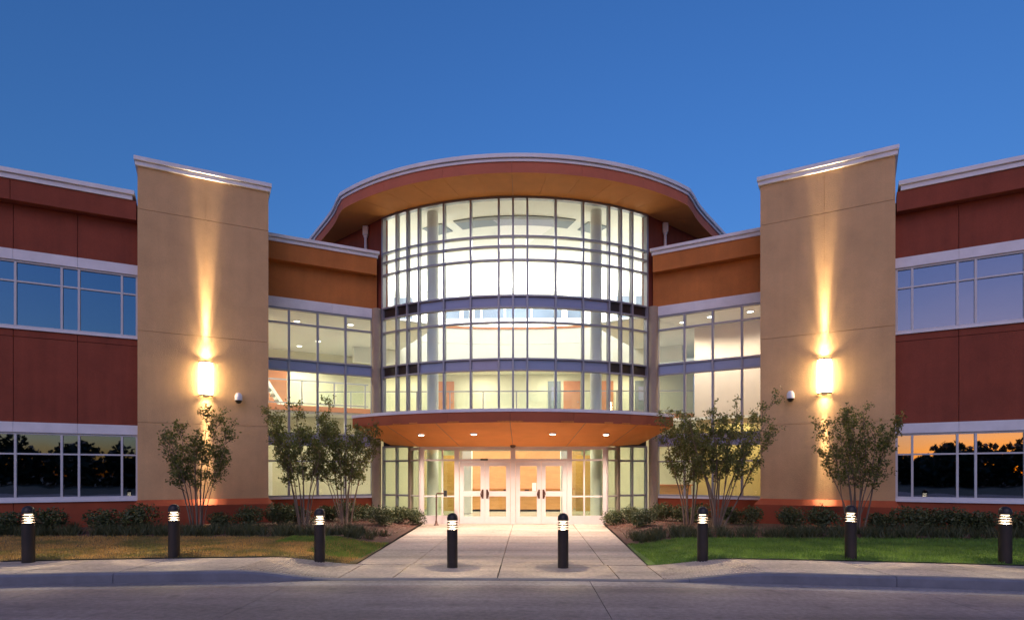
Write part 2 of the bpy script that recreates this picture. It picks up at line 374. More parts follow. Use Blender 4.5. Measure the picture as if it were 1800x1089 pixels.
for sg, nm in ((-1, 'dry'), (1, 'green')):
    def sheet(y0f, y1, nx, ny, zf):                                 # inner edge follows the walk
        v = []; f = []
        for i in range(nx + 1):
            for j in range(ny + 1):
                t = (i / nx) ** 1.6; x = 3.0 + 15 * t
                for _ in range(2):
                    ya = y0f(x) if callable(y0f) else y0f
                    y = ya + (y1 - ya) * j / ny; x0 = wx(y) - .004 if y < .1 else 3.1; x = x0 + (18 - x0) * t
                v.append((sg * x, y, zf(x, y)))
        for i in range(nx):
            for j in range(ny):
                a = i * (ny + 1) + j; f.append((a, a + ny + 1, a + ny + 2, a + 1))
        return v, f
    v, f = sheet(lambda x: yb(x) - .006, -6.25, 60, 12, hg)
    tag(raw('lawn', v, f, M['turfd'] if sg < 0 else M['turfg']),
        'patchy brown and green lawn left of the walk' if sg < 0 else 'even green lawn right of the walk', None, kind='structure')
    v, f = sheet(-6.26, 2.5, 50, 16, lambda x, y: hg(x, y) - .02 * sst(-6.2, -5.8, y))
    tag(raw('planting_bed', v, f, M['soil']), 'mulched planting bed under the shrubs %s of the walk' % ('left' if sg < 0 else 'right'), None, kind='structure')

# ------------------------------------------------------------------ the building
B = empty('office_building', (0, 5, 0))
tag(B, 'two-storey building with a round glass lobby between tan towers and red wings', 'building')
def window_row(W, parent, name, a, z, m_frame, m_pane, dd, depth=0.10, mw=.055, pane_off=.05, skip=()):
    """frame with mullions at a, bars at z; panes between. returns the frame part"""
    a0, a1 = a[0], a[-1]; z0, z1 = z[0], z[-1]
    mb = MB()
    W.box(mb, a0, a1, dd - depth, dd, z0, z0 + mw); W.box(mb, a0, a1, dd - depth, dd, z1 - mw, z1)
    W.box(mb, a0, a0 + mw, dd - depth, dd - .002, z0 + mw, z1 - mw); W.box(mb, a1 - mw, a1, dd - depth, dd - .002, z0 + mw, z1 - mw)
    fr = mb.build(name, m_frame, parent)
    for s in a[1:-1]: wb(W, 'mullion', m_frame, fr, s - mw / 2, s + mw / 2, dd - depth, dd + .004, z0 + mw, z1 - mw)
    for zz in z[1:-1]:
        for i in range(len(a) - 1):
            wb(W, 'transom_bar', m_frame, fr, a[i] + (mw if i == 0 else mw / 2), a[i + 1] - (mw if i == len(a) - 2 else mw / 2), dd - depth, dd - .003, zz - mw * .4, zz + mw * .4)
    for i in range(len(a) - 1):
        for j in range(len(z) - 1):
            p0, p1, q0, q1 = a[i] + mw * .4, a[i + 1] - mw * .4, z[j] + mw * .3, z[j + 1] - mw * .3
            t0, t1 = rnd.uniform(-.0015, .0015), rnd.uniform(-.0012, .0012)  # no two panes sit quite true
            df = lambda u_, v_: dd - pane_off + (t0 if u_ else -t0) + (t1 if v_ else -t1)
            mb = MB(); mb.hexa([W.P(p0, df(0, 0), q0), W.P(p1, df(1, 0), q0), W.P(p1, df(1, 0) - .01, q0), W.P(p0, df(0, 0) - .01, q0), W.P(p0, df(0, 1), q1), W.P(p1, df(1, 1), q1), W.P(p1, df(1, 1) - .01, q1), W.P(p0, df(0, 1) - .01, q1)])
            mb.build('pane', m_pane, fr)
    return fr
def panels(W, parent, m, a, z, d0, d1, gap=.007):
    for i in range(len(a) - 1):
        for j in range(len(z) - 1):
            wb(W, 'panel', m, parent, a[i] + gap, a[i + 1] - gap, d0, d1, z[j] + gap, z[j + 1] - gap)
def cap(W, parent, a0, a1, d, z0, z1, m, back=.35):
    zm = z0 + (z1 - z0) * .47
    mb = MB(); W.box(mb, a0 + .05, a1 - .05, -back, d + .04, z0, zm); W.box(mb, a0 + .06, a1 - .06, -back, d + .025, zm, zm + .02); W.box(mb, a0, a1, -back, d + .10, zm + .02, z1)
    return mb.build('parapet_cap', m, parent)

for sg in (-1, 1):
    # ---- wing
    W = Wall(sg, 2.53)
    A0, A1 = 11.10, 21.0
    core = wb(W, 'wing', M['dark'], B, A0 - .3, A1, -9.0, -.12, 0.0, 9.5)
    aw = [11.20, 11.60]
    while aw[-1] < 20: aw += [aw[-1] + 1.03, aw[-1] + 1.43]
    ap = [A0, 12.66 - 1.46 + .3]; ap = [A0] + [12.66 + 1.44 * k for k in range(6)]
    panels(W, core, M['red'], ap, [3.145, 5.49, 5.685], -.11, 0)
    panels(W, core, M['red'], ap, [7.865, 9.13], -.11, 0)
    panels(W, core, M['red'], [11.21] + [14.1 + 2.9 * k for k in range(3)], [9.105, 9.665], -.11, .30)
    panels(W, core, M['plinth'], [A0] + [14.1 + 2.9 * k for k in range(3)], [-.05, .93], -.11, .0)
    for z0, z1 in ((2.87, 3.147), (7.585, 7.868)):
        for i in range(5):
            a, b = ap[i], ap[i + 1]
            wb(W, 'lintel_panel', M['white'], core, a + .003, b - .003, -.11, .035, z0, z1)
    wb(W, 'window_sill', M['white'], core, A0, ap[-1], -.11, .05, .93, 1.02)
    wb(W, 'window_sill', M['white'], core, A0, ap[-1], -.11, .045, 5.69, 5.75)
    aw = [x for x in aw if x < ap[-1]]
    window_row(W, B, 'wing_window', aw, [1.02, 2.275, 2.868], M['frame'], M['mirror'], -.01)
    window_row(W, B, 'wing_window', aw, [5.75, 7.01, 7.583], M['frame'], M['mirror'], -.01)
    cap(W, core, 11.26, A1, .30, 9.665, 9.92, M['white'])
    wb(W, 'roof_deck', M['igrey'], core, A0, A1, -9, -.35, 9.5, 9.6)
    # ---- tower
    T = Wall(sg, 2.23)
    tw = wb(T, 'tower', M['tan'], B, 7.66, 11.16, -3.2, -.03, 0, 10.7)
    panels(T, tw, M['tan'], [7.63, 9.41, 11.19], [.95, 3.23, 5.91, 9.46, 10.7], -.03, 0, .006)
    mb = MB()
    for e0, e1, z0, z1 in ((.05, .07, 10.70, 10.81), (.04, .05, 10.81, 10.83), (.08, .13, 10.83, 10.94)):
        T.box(mb, 7.63 - e0, 11.19 + e0, -3.25, e1, z0, z1)
    mb.build('parapet_cap', M['white'], tw)
    mb = MB()                                                       # battered base
    rings = []
    for a in (7.49, 11.30):
        i = .14 if a < 9 else -.11
        rings.append([T.P(a, -1.2, -.1), T.P(a, .22, -.1), T.P(a, .22, .78), T.P(a + i, .002, .955), T.P(a + i, -1.2, .955)])
    mb.loft(rings).build('tower_base', M['plinth'], tw)
    # ---- inner wall beside the rotunda
    I = Wall(sg, 3.9)
    iw = wb(I, 'link_wall', M['orange'], B, 3.72, 8.6, -.28, 0, 7.87, 9.55)
    panels(I, iw, M['orange'], [3.80, 8.0], [9.07, 9.67], 0, .30, .0)
    cap(I, iw, 3.72, 8.2, .30, 9.672, 9.91, M['white'], .1)
    wb(I, 'link_roof', M['igrey'], iw, 3.72, 8.6, -5.0, -.1, 9.55, 9.62)
    wb(I, 'plinth_wall', M['plinth'], iw, 3.75, 8.6, -.25, 0, -.05, .845)
    for k in range(3):
        aa = [3.74, 5.35, 6.80, 8.4]
        wb(I, 'lintel_panel', M['white'], iw, aa[k] + .003, aa[k + 1] - .003, -.25, .04, 7.525, 7.868)
    wb(I, 'window_sill', M['white'], iw, 3.74, 8.4, -.25, .05, .846, .92)
    ai = [3.86, 4.87, 5.85, 6.82, 7.80, 8.4]; zi = [.92, 2.18, 2.752, 3.145, 5.36, 5.73, 7.0, 7.525]
    fr = wb(I, 'link_window', M['white'], B, 3.74, 3.88, -.16, .03, .92, 7.525)
    for s in ai[1:]: wb(I, 'mullion', M['alu'], fr, s - .035, s + .035, -.14, .02, .92, 7.525)
    wb(I, 'mullion', M['alu'], fr, 3.88, 3.93, -.14, .02, .92, 7.525)
    for zz in zi:
        for i in range(5):
            z_ = min(max(zz, .95), 7.495)
            wb(I, 'transom_bar', M['alu'], fr, ai[i] + .035, ai[i + 1] - .035, -.14, .012, z_ - .03, z_ + .03)
    for i in range(5):
        for j in range(7):
            sp = j in (2, 4)
            wb(I, 'spandrel_panel' if sp else 'pane', M['spandrel'] if sp else M['clear'], fr, ai[i] + .03, ai[i + 1] - .03, -.07, -.055, zi[j] + .02, zi[j + 1] - .02)
    # ---- tan pier at the end of the rotunda glass
    mb = MB(); pc = C(8.60, sg * 36.6, 0)
    mb.lathe([(.17, 0), (.17, 7.86)], 20, (pc[0], pc[1])).build('pier', M['piertan'], B, smooth=40)
    # ---- red flank wall of the rotunda above the link roof
    p0 = Vector((sg * 4.93, 1.60)); dr = Vector((sg * .745, .667)); nn = Vector((-dr.y * sg, dr.x * sg)) * 1.0
    q = [p0 - dr * .02, p0 + dr * 6.6]; inn = Vector((-sg * .667, .745)) * .22
    mb = MB(); mb.prism([(q[0].x, q[0].y), (q[1].x, q[1].y), (q[1].x + inn.x, q[1].y + inn.y), (q[0].x + inn.x, q[0].y + inn.y)], 7.9, 11.27)
    fl = mb.build('flank_wall', M['red'], B)
    inn2 = inn * 1.0
    mb = MB(); a = q[0] + inn * 1.01; b_ = q[1] + inn * 1.01; e = inn * .12
    mb.prism([(a.x, a.y), (b_.x, b_.y), (b_.x + e.x, b_.y + e.y), (a.x + e.x, a.y + e.y)], 7.6, 11.27).build('inner_lining', M['iwhite'], fl)
    # rain leader on the flank wall
    c0 = p0 + dr * .95 - inn * .45
    mb = MB(); x, y = c0.x, c0.y
    mb.lathe([(.055, 9.5), (.055, 10.85)], 10, (x, y)); mb.add(*[[], []])
    mb.prism([(x - .10, y - .08), (x + .10, y - .08), (x + .10, y + .08), (x - .10, y + .08)], 10.86, 11.2)
    mb.prism([(x - .07, y - .05), (x + .07, y - .05), (x + .07, y + .05), (x - .07, y + .05)], 10.78, 10.86)
    mb.build('rain_leader', M['white'], fl)

# ------------------------------------------------------------------ rotunda curtain wall
PH = [0, 3.35, 10.05, 16.8, 23.7, 27.1, 30.55, 35.4]; PH = [-p for p in PH[:0:-1]] + PH
ZR = [3.3, 5.308, 5.69, 6.949, 7.474, 7.867, 9.098, 9.567, 9.91, 11.26]
mb = MB(); arcbox(mb, RR - .14, RR + .03, -35.7, 35.7, 11.20, 11.28, 28); arcbox(mb, RR - .14, RR + .03, -35.8, -35.25, 3.3, 11.20, 1); arcbox(mb, RR - .14, RR + .03, 35.25, 35.8, 3.3, 11.20, 1)
cw = mb.build('curtain_wall', M['alu'], B)
for p in PH[1:-1]:
    mb = MB(); hw = math.degrees(.032 / RR); arcbox(mb, RR - .14, RR + .035, p - hw, p + hw, 3.3, 11.2, 1).build('mullion', M['alu'], cw)
for z in ZR[1:-1]:
    mb = MB(); arcbox(mb, RR - .13, RR + .022, -35.25, 35.25, z - .03, z + .03, 28).build('transom_bar', M['alu'], cw)
for i in range(len(PH) - 1):
    for j in range(len(ZR) - 1):
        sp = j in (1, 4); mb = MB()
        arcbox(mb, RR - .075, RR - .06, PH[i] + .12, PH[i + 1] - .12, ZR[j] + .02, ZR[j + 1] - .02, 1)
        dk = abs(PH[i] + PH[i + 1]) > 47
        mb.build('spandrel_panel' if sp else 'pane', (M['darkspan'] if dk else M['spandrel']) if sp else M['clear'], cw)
# ------------------------------------------------------------------ big roof with deep eave
EC, ER = 7.41, 9.04
def eave_pts():
    pts = [(ER * math.sin(R_(p)), EC - ER * math.cos(R_(p))) for p in lin(-43.2, 43.2, 36)]
    L = [(-10.4, 7.2), (-9.1, 5.3), (-7.85, 3.5), (-7.35, 2.78), (-6.98, 2.22), (-6.72, 1.78), (-6.50, 1.35)]
    return L + pts + [(-x, y) for x, y in L[::-1]]
EV = eave_pts()
def offs(pts, d):
    out = []
    for i, p in enumerate(pts):
        a = pts[max(i - 1, 0)]; b = pts[min(i + 1, len(pts) - 1)]
        t = Vector((b[0] - a[0], b[1] - a[1])).normalized(); out.append((p[0] + t.y * d, p[1] - t.x * d))
    return out
def band(pts, d0, d1, z0, z1):
    A = offs(pts, d0); Bq = offs(pts, d1); mb = MB()
    mb.loft([[(a[0], a[1], z0), (b[0], b[1], z0), (b[0], b[1], z1), (a[0], a[1], z1)] for a, b in zip(A, Bq)]); return mb
mb = MB(); inner = offs(EV, -.35)
mb.prism(inner + [(10, 15), (-10, 15)], 11.45, 11.75)
roof = mb.build('roof', M['igrey'], B)
band(EV, -.5, -.06, 11.30, 11.60).build('fascia_backing', M['dark'], roof)
segs = [0, 2, 5, 7] + list(range(7, 44, 6))[1:] + [43, 45, 48, 49]
segs = sorted(set([0, 3, 6] + list(range(7, 44, 6)) + [46, 49]))
segs[-1] = len(EV) - 1
for a, b in zip(segs[:-1], segs[1:]):
    pts = [list(p) for p in EV[a:b + 1]]
    t = Vector((pts[1][0] - pts[0][0], pts[1][1] - pts[0][1])).normalized() * .004; pts[0] = [pts[0][0] + t.x, pts[0][1] + t.y]
    t = Vector((pts[-1][0] - pts[-2][0], pts[-1][1] - pts[-2][1])).normalized() * .004; pts[-1] = [pts[-1][0] - t.x, pts[-1][1] - t.y]
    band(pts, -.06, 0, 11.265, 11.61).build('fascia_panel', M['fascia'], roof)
band(EV, -.10, .006, 11.256, 11.264).build('drip_edge', M['soffit'], roof)
band(EV, -.30, .04, 11.612, 11.70).build('parapet_cap', M['white'], roof)
band(EV, -.30, .02, 11.70, 11.72).build('parapet_cap', M['alu'], roof)
band(EV, -.40, .10, 11.72, 11.84).build('parapet_cap', M['white'], roof)
# soffit, ruled from the eave to the wall below it
def wallpt(i):
    x, y = EV[i]
    k = len(EV)
    if 7 <= i < k - 7:
        p = -43.2 + 86.4 * (i - 7) / (k - 15); p *= 36.0 / 43.2
        return C(RR - .1, p, 0)[:2]
    j = 7 - i if i < 7 else i - (k - 8); sg = -1 if i < 7 else 1
    d = (0, .35, .7, 1.0, 1.4, 2.0, 4.0, 6.3)[j]
    return (sg * (4.93 + .745 * d) - sg * -.02, 1.60 + .667 * d + .05)
ss = sorted(set([0, 2, 4, 6] + list(range(7, 44, 3)) + [45, 47, 49])); ss[-1] = len(EV) - 1
for a, b in zip(ss[:-1], ss[1:]):
    rings = []
    for i in range(a, b + 1):
        e = EV[i]; q = wallpt(i); e = (e[0] * .993, e[1] + .05)
        rings.append([(e[0], e[1], 11.262), (q[0], q[1], 11.275), (q[0], q[1], 11.32), (e[0], e[1], 11.31)])
    for k_, s_ in ((0, 1), (-1, -1)):
        o2 = rings[1] if k_ == 0 else rings[-2]
        r = rings[k_]; rings[k_] = [tuple(Vector(p) + (Vector(q) - Vector(p)).normalized() * .004) for p, q in zip(r, o2)]
    mb = MB(); mb.loft(rings).build('soffit_panel', M['soffit'], roof)

# ------------------------------------------------------------------ entrance canopy
KC, KR = 4.33, 7.83
kp = [(KR * math.sin(R_(p)), KC - KR * math.cos(R_(p))) for p in lin(-40.6, 40.6, 24)]
kb = [(-4.72, 1.30)] + [C(RR + .02, p, 0)[:2] for p in lin(-32, 32, 22)] + [(4.72, 1.30)]
plan = kp + [(5.05, .6), (4.75, 1.34)] + [C(RR + .05, p, 0)[:2] for p in lin(32, -32, 16)] + [(-4.75, 1.34), (-5.05, .6)]
edge = [(-4.78, 1.25), (-5.05, .6), (-5.12, -.6)] + kp[0:] + [(5.12, -.6), (5.05, .6), (4.78, 1.25)]
plan = offs(edge, -.09) + [C(RR + .05, p, 0)[:2] for p in lin(32, -32, 16)]
mb = MB(); mb.prism(plan, 3.42, 3.50); canopy = mb.build('canopy', M['dark'], B)
band(edge, -.2, .03, 3.50, 3.59).build('canopy_cap', M['white'], canopy)
cuts = [0, 3, 7, 11, 15, 19, 23, 27, len(edge) - 1]
for a, b in zip(cuts[:-1], cuts[1:]):
    pts = [list(p) for p in edge[a:b + 1]]
    t = Vector((pts[1][0] - pts[0][0], pts[1][1] - pts[0][1])).normalized() * .004; pts[0] = [pts[0][0] + t.x, pts[0][1] + t.y]
    t = Vector((pts[-1][0] - pts[-2][0], pts[-1][1] - pts[-2][1])).normalized() * .004; pts[-1] = [pts[-1][0] - t.x, pts[-1][1] - t.y]
    band(pts, -.06, 0, 3.20, 3.498).build('fascia_panel', M['canopyred'], canopy)
# conical soffit, falling from the fascia to the door head
def sof(t, q):                                                      # t along the front 0..1, q 0 front .. 1 wall
    i = t * (len(kp) - 1); k = min(int(i), len(kp) - 2); fr_ = i - k
    a = Vector(kp[k]).lerp(Vector(kp[k + 1]), fr_)
    x = -4.55 + 9.1 * t
    if abs(x) <= 3.2: b = Vector((x, -.06))
    else: b = Vector((x, -.06 + (abs(x) - 3.2) * 1.03))
    zb = 2.665 + .12 * sst(3.2, 4.6, abs(x)); p = a.lerp(b, q)
    return (p.x, p.y, 3.205 + (zb - 3.205) * q)
st = [0, .14, .30, .5, .70, .86, 1]
for a, b in zip(st[:-1], st[1:]):
    rings = []
    for t in lin(a + (.0004 if a else 0), b - (.0004 if b < 1 else 0), 6):
        lo = [sof(t, q) for q in lin(0, 1, 6)]; rings.append(lo + [(p[0], p[1], p[2] + .04) for p in lo[::-1]])
    MB().loft(rings).build('soffit_panel', M['soffit'], canopy)
for t in st[1:-1]:                                                  # dark reveal at each soffit joint
    w_ = .0008; rings = []
    for q in lin(.01, .99, 8):
        a, b = Vector(sof(t - w_, q)), Vector(sof(t + w_, q)); rings.append([tuple(a - Vector((0, 0, .003))), tuple(b - Vector((0, 0, .003))), tuple(b + Vector((0, 0, .01))), tuple(a + Vector((0, 0, .01)))])
    MB().loft(rings).build('soffit_joint', M['brown'], canopy)
for t in (.215, .385, .625, .795):
    p = Vector(sof(t, .42)); mb = MB()
    mb.lathe([(.085, p.z - .025), (.115, p.z - .025), (.115, p.z + .02), (.085, p.z + .02)], 18, (p.x, p.y))
    dl = mb.build('downlight', M['white'], canopy, smooth=40)
    mb = MB(); mb.lathe([(.08, p.z - .045), (.08, p.z + .015)], 18, (p.x, p.y)).build('lens', M['dlglow'], dl)
    lamp('SPOT', 'downlight_lamp', (p.x, p.y, p.z - .09), 450, (1.0, .78, .62), canopy, size=.06, spot=R_(150), blend=.8)

# ------------------------------------------------------------------ entrance: flat vestibule front with doors, splayed side lights
mb = MB()
def bx(x0, x1, z0, z1, y0=-.06, y1=.06): mb.box(x0, x1, y0, y1, z0, z1)
bx(-3.2, 3.2, 2.56, 2.66); bx(-2.02, -1.86, 0, 2.56); bx(1.86, 2.02, 0, 2.56); bx(-.085, .085, 0, 2.56); bx(-3.2, -3.08, 0, 2.56); bx(3.08, 3.2, 0, 2.56)
bx(-1.86, -.085, 2.15, 2.24); bx(.085, 1.86, 2.15, 2.24)
ent = mb.build('entrance_screen', M['doorw'], B)
def piece(name, m, parent, x0, x1, y0, y1, z0, z1): return MB().box(x0, x1, y0, y1, z0, z1).build(name, m, parent)
for x0, x1 in ((-1.86, -.085), (.085, 1.86)): piece('pane', M['clear'], ent, x0, x1, -.006, .006, 2.24, 2.56)
for sg in (-1, 1):
    for a, b in ((2.02, 2.44), (2.44, 3.08)):
        x0, x1 = sorted((sg * a, sg * b))
        for z0, z1 in ((.30, .93), (.98, 2.17), (2.23, 2.56)): piece('pane', M['green'], ent, x0 + .02, x1 - .02, -.006, .006, z0, z1)
        piece('kick_panel', M['doorw'], ent, x0 + .003, x1 - .003, -.035, .035, .0, .29)
        for z0, z1 in ((.93, .98), (2.17, 2.23)): piece('transom_bar', M['doorw'], ent, x0 + .003, x1 - .003, -.05, .05, z0, z1)
    piece('mullion', M['doorw'], ent, sg * 2.44 - .025, sg * 2.44 + .025, -.055, .055, .0, 2.56)
    # splayed side light back to the curved glass
    a = Vector((sg * 3.2, -.0)); b = Vector((sg * 3.72, .86)); n = Vector((b - a)).normalized(); o = Vector((n.y, -n.x)) * .05
    def sl(name, m, t0, t1, z0, z1, th=1.0):
        p = a.lerp(b, t0); q = a.lerp(b, t1); oo = o * th
        MB().prism([(p.x - oo.x, p.y - oo.y), (q.x - oo.x, q.y - oo.y), (q.x + oo.x, q.y + oo.y), (p.x + oo.x, p.y + oo.y)], z0, z1).build(name, m, ent)
    sl('mullion', M['doorw'], .0, .06, 0, 2.66); sl('mullion', M['piertan'], .88, 1.06, 0, 2.78, 1.3)
    for z0, z1 in ((.93, .98), (2.17, 2.23), (2.56, 2.66), (0, .25)): sl('transom_bar', M['doorw'], .06, .88, z0, z1, .9)
    for z0, z1 in ((.25, .93), (.98, 2.17), (2.23, 2.56)): sl('pane', M['green'], .06, .88, z0, z1, .12)
    # curved glass under the canopy
    p0, p1 = sorted((sg * 26.6, sg * 35.3)); mb = MB()
    for z in (.03, .95, 2.2, 2.72): arcbox(mb, RR - .1, RR + .01, p0, p1, z - .035, z + .035, 5)
    for p in (p0, sg * 30.6, p1): arcbox(mb, RR - .1, RR + .02, p - .22, p + .22, 0, 2.75, 1)
    gw = mb.build('side_glazing', M['alu'], ent)
    for q0, q1 in ((sg * 26.8, sg * 30.4), (sg * 30.8, sg * 35.1)):
        q0, q1 = sorted((q0, q1))
        for z0, z1 in ((.06, .92), (.98, 2.17), (2.23, 2.69)):
            mb = MB(); arcbox(mb, RR - .06, RR - .045, q0, q1, z0, z1, 1).build('pane', M['green'], ent)
    mb = MB(); arcbox(mb, RR - .12, RR - .02, *sorted((sg * 27, sg * 35.3)), 2.76, 3.45, 4).build('head_panel', M['dark'], ent)
# door leaves
def door(x0, x1, hs):                                               # hs: +1 handle on the x1 side
    d = MB()
    st_ = .145
    d.box(x0, x0 + st_, -.03, .03, .012, 2.14); d.box(x1 - st_, x1, -.03, .03, .012, 2.14)
    for z0, z1 in ((.012, .26), (.955, 1.13), (1.995, 2.14)): d.box(x0 + st_, x1 - st_, -.028, .028, z0, z1)
    o = d.build('door', M['doorw'], B)
    for z0, z1 in ((.26, .955), (1.13, 1.995)): piece('pane', M['clear'], o, x0 + st_ - .01, x1 - st_ + .01, -.006, .006, z0, z1)
    hx = (x1 - .07) if hs > 0 else (x0 + .07)
    m = MB(); pts = [(hx, -.03, .90)] + [(hx - hs * .055 * math.sin(math.pi * t), -.06 - .05 * math.sin(math.pi * t), .90 + .27 * t) for t in lin(.05, .95, 8)] + [(hx, -.03, 1.17)]
    m.tube(pts, .022, 8); m.box(hx - .03, hx + .03, -.045, -.028, .88, 1.19); m.build('handle', M['brown'], o, smooth=50)
    return o
door(-1.845, -.975, 1); door(-.965, -.095, -1); door(.095, .965, 1); door(.975, 1.845, -1)
piece('door_closer', M['bronze'], ent, -1.12, -.86, -.10, -.062, 2.19, 2.25)
mb = MB(); mb.lathe([(.005, 2.60), (.07, 2.62), (.10, 2.67), (.10, 2.72)], 14, (0, -.22)); mb.build('soffit_dome', M['brown'], canopy, smooth=50)
for x0, x1 in ((-.33, -.14), (.40, .55)): piece('push_bar_plate', M['brown'], ent, x0, x1, .035, .05, 1.14, 1.19)

# ------------------------------------------------------------------ interior
IN = empty('lobby_interior', (0, 8, 0), B)
def part(name, m, x0, x1, y0, y1, z0, z1, parent=None): return MB().box(x0, x1, y0, y1, z0, z1).build(name, m, parent or IN)
part('lobby_floor', M['tile'], -15, 15, .1, 14, -.04, -.012)
atr = [C(RR - .16, p, 0)[:2] for p in lin(-35, 35, 24)] + [(9.2, 5.4), (9.2, 13), (-9.2, 13), (-9.2, 5.4)]
clg = MB().prism(atr, 11.40, 11.44).build('atrium_ceiling', M['iwhite'], IN)
for p0, p1 in ((-20.5, 20.5), (-33, -25), (25, 33)):
    mb = MB(); arcbox(mb, 5.87, 6.68, p0, p1, 11.36, 11.398, 12).build('slot_shade_strip', M['igrey'], clg)  # flat grey strip below the ceiling, the recess's shade put into its colour
bw = part('atrium_back_wall', M['iwhite'], -10, 10, 11.0, 11.2, 6.9, 11.4)
for x0, x1 in ((-7.6, -6.9), (-6.6, -5.6), (-4.0, -3.1), (-2.9, -2.6), (-2.3, -2.0), (-1.9, -.75), (-.65, .65), (.75, 1.9), (2.0, 2.3), (2.6, 3.4), (5.2, 6.0), (6.2, 7.4)):
    f_ = MB(); zz = (9.95, 11.1)
    f_.box(x0 - .05, x1 + .05, 10.94, 11.0, zz[0] - .06, zz[0]); f_.box(x0 - .05, x1 + .05, 10.94, 11.0, zz[1], zz[1] + .05)
    o = f_.build('clerestory_window', M['iwhite'], IN); MB().box(x0, x1, 10.965, 10.985, zz[0], zz[1]).build('pane', M['iglass'], o)
def concave(r, y, p, z): return (r * math.sin(R_(p)), y - r + r * math.cos(R_(p)), z)
def cbox(name, m, r, th, y, p0, p1, z0, z1, n=20):
    mb = MB(); mb.loft([[concave(r, y, p, z0), concave(r + th, y + th, p, z0), concave(r + th, y + th, p, z1), concave(r, y, p, z1)] for p in lin(p0, p1, n)])
    return mb.build(name, m, IN)
cbox('bulkhead', M['iwhite'], 16, .25, 8.6, -28, 28, 6.9, 8.05)
cbox('bulkhead', M['iwhite'], 16.03, .22, 8.63, -28, 28, 8.07, 8.80)
cbox('bulkhead_trim', M['terra'], 15.98, .27, 8.58, -28, 28, 8.80, 8.90)
part('gallery_ceiling', M['icream'], -9, 9, 8.7, 11.0, 6.86, 6.9)
part('gallery_floor', M['tile'], -9, 9, 6.2, 10.2, 4.12, 4.40)
part('gallery_edge', M['terra'], -9, 9, 6.15, 6.2, 4.10, 4.42)
gw = part('gallery_wall', M['icream'], -9, 9, 10.2, 10.4, 4.40, 6.86)
for x0, x1, m in ((-4.1, -3.3, 'terra'), (1.55, 2.2, 'idoor'), (2.35, 3.2, 'terra'), (4.1, 4.9, 'terra'), (6.0, 6.8, 'idoor')):
    d = MB().box(x0, x1, 10.13, 10.2, 4.40, 6.5).build('gallery_door', M[m], IN)
    MB().box(x1 - .14, x1 - .08, 10.10, 10.13, 5.4, 5.45).build('handle', M['alu'], d)
    if m == 'idoor': MB().box(x0 + .18, x1 - .18, 10.115, 10.13, 5.5, 6.2).build('pane', M['spandrel'], d)
rail = MB()
for z in (5.44, 4.55): rail.box(-9, 9, 6.22, 6.26, z - .025, z + .025)
rail = rail.build('railing', M['alu'], IN)
for i in range(13): MB().box(-9 + 1.5 * i - .025, -9 + 1.5 * i + .025, 6.215, 6.265, 4.40, 5.415).build('post', M['alu'], rail)
for i in range(12): MB().box(-9 + 1.5 * i + .1, -9 + 1.5 * i + 1.4, 6.23, 6.245, 4.62, 5.36).build('infill_panel', M['clear'], rail)
for sg in (-1, 1):
    p = C(7.55, sg * 23.6, 0); mb = MB(); mb.lathe([(.21, 0), (.21, 11.4)], 24, p[:2]).build('column', M['iwhite'], IN, smooth=40)
# ground floor under the gallery
part('ground_ceiling', M['icream'], -15, 15, 6.2, 13, 4.0, 4.1)
part('feature_wall', M['peach'], -3.2, 3.2, 9.6, 9.8, 0, 4.0)
part('lobby_back_wall', M['icream'], -15, 15, 10.4, 10.6, 0, 4.0)
for sg in (-1, 1):
    part('lobby_pier', M['iwhite'], *sorted((sg * 1.95, sg * 2.35)), 5.4, 5.9, 0, 4.0)
    part('wood_screen', M['wood'], *sorted((sg * 2.75, sg * 3.45)), 7.4, 7.5, 0, 2.6)
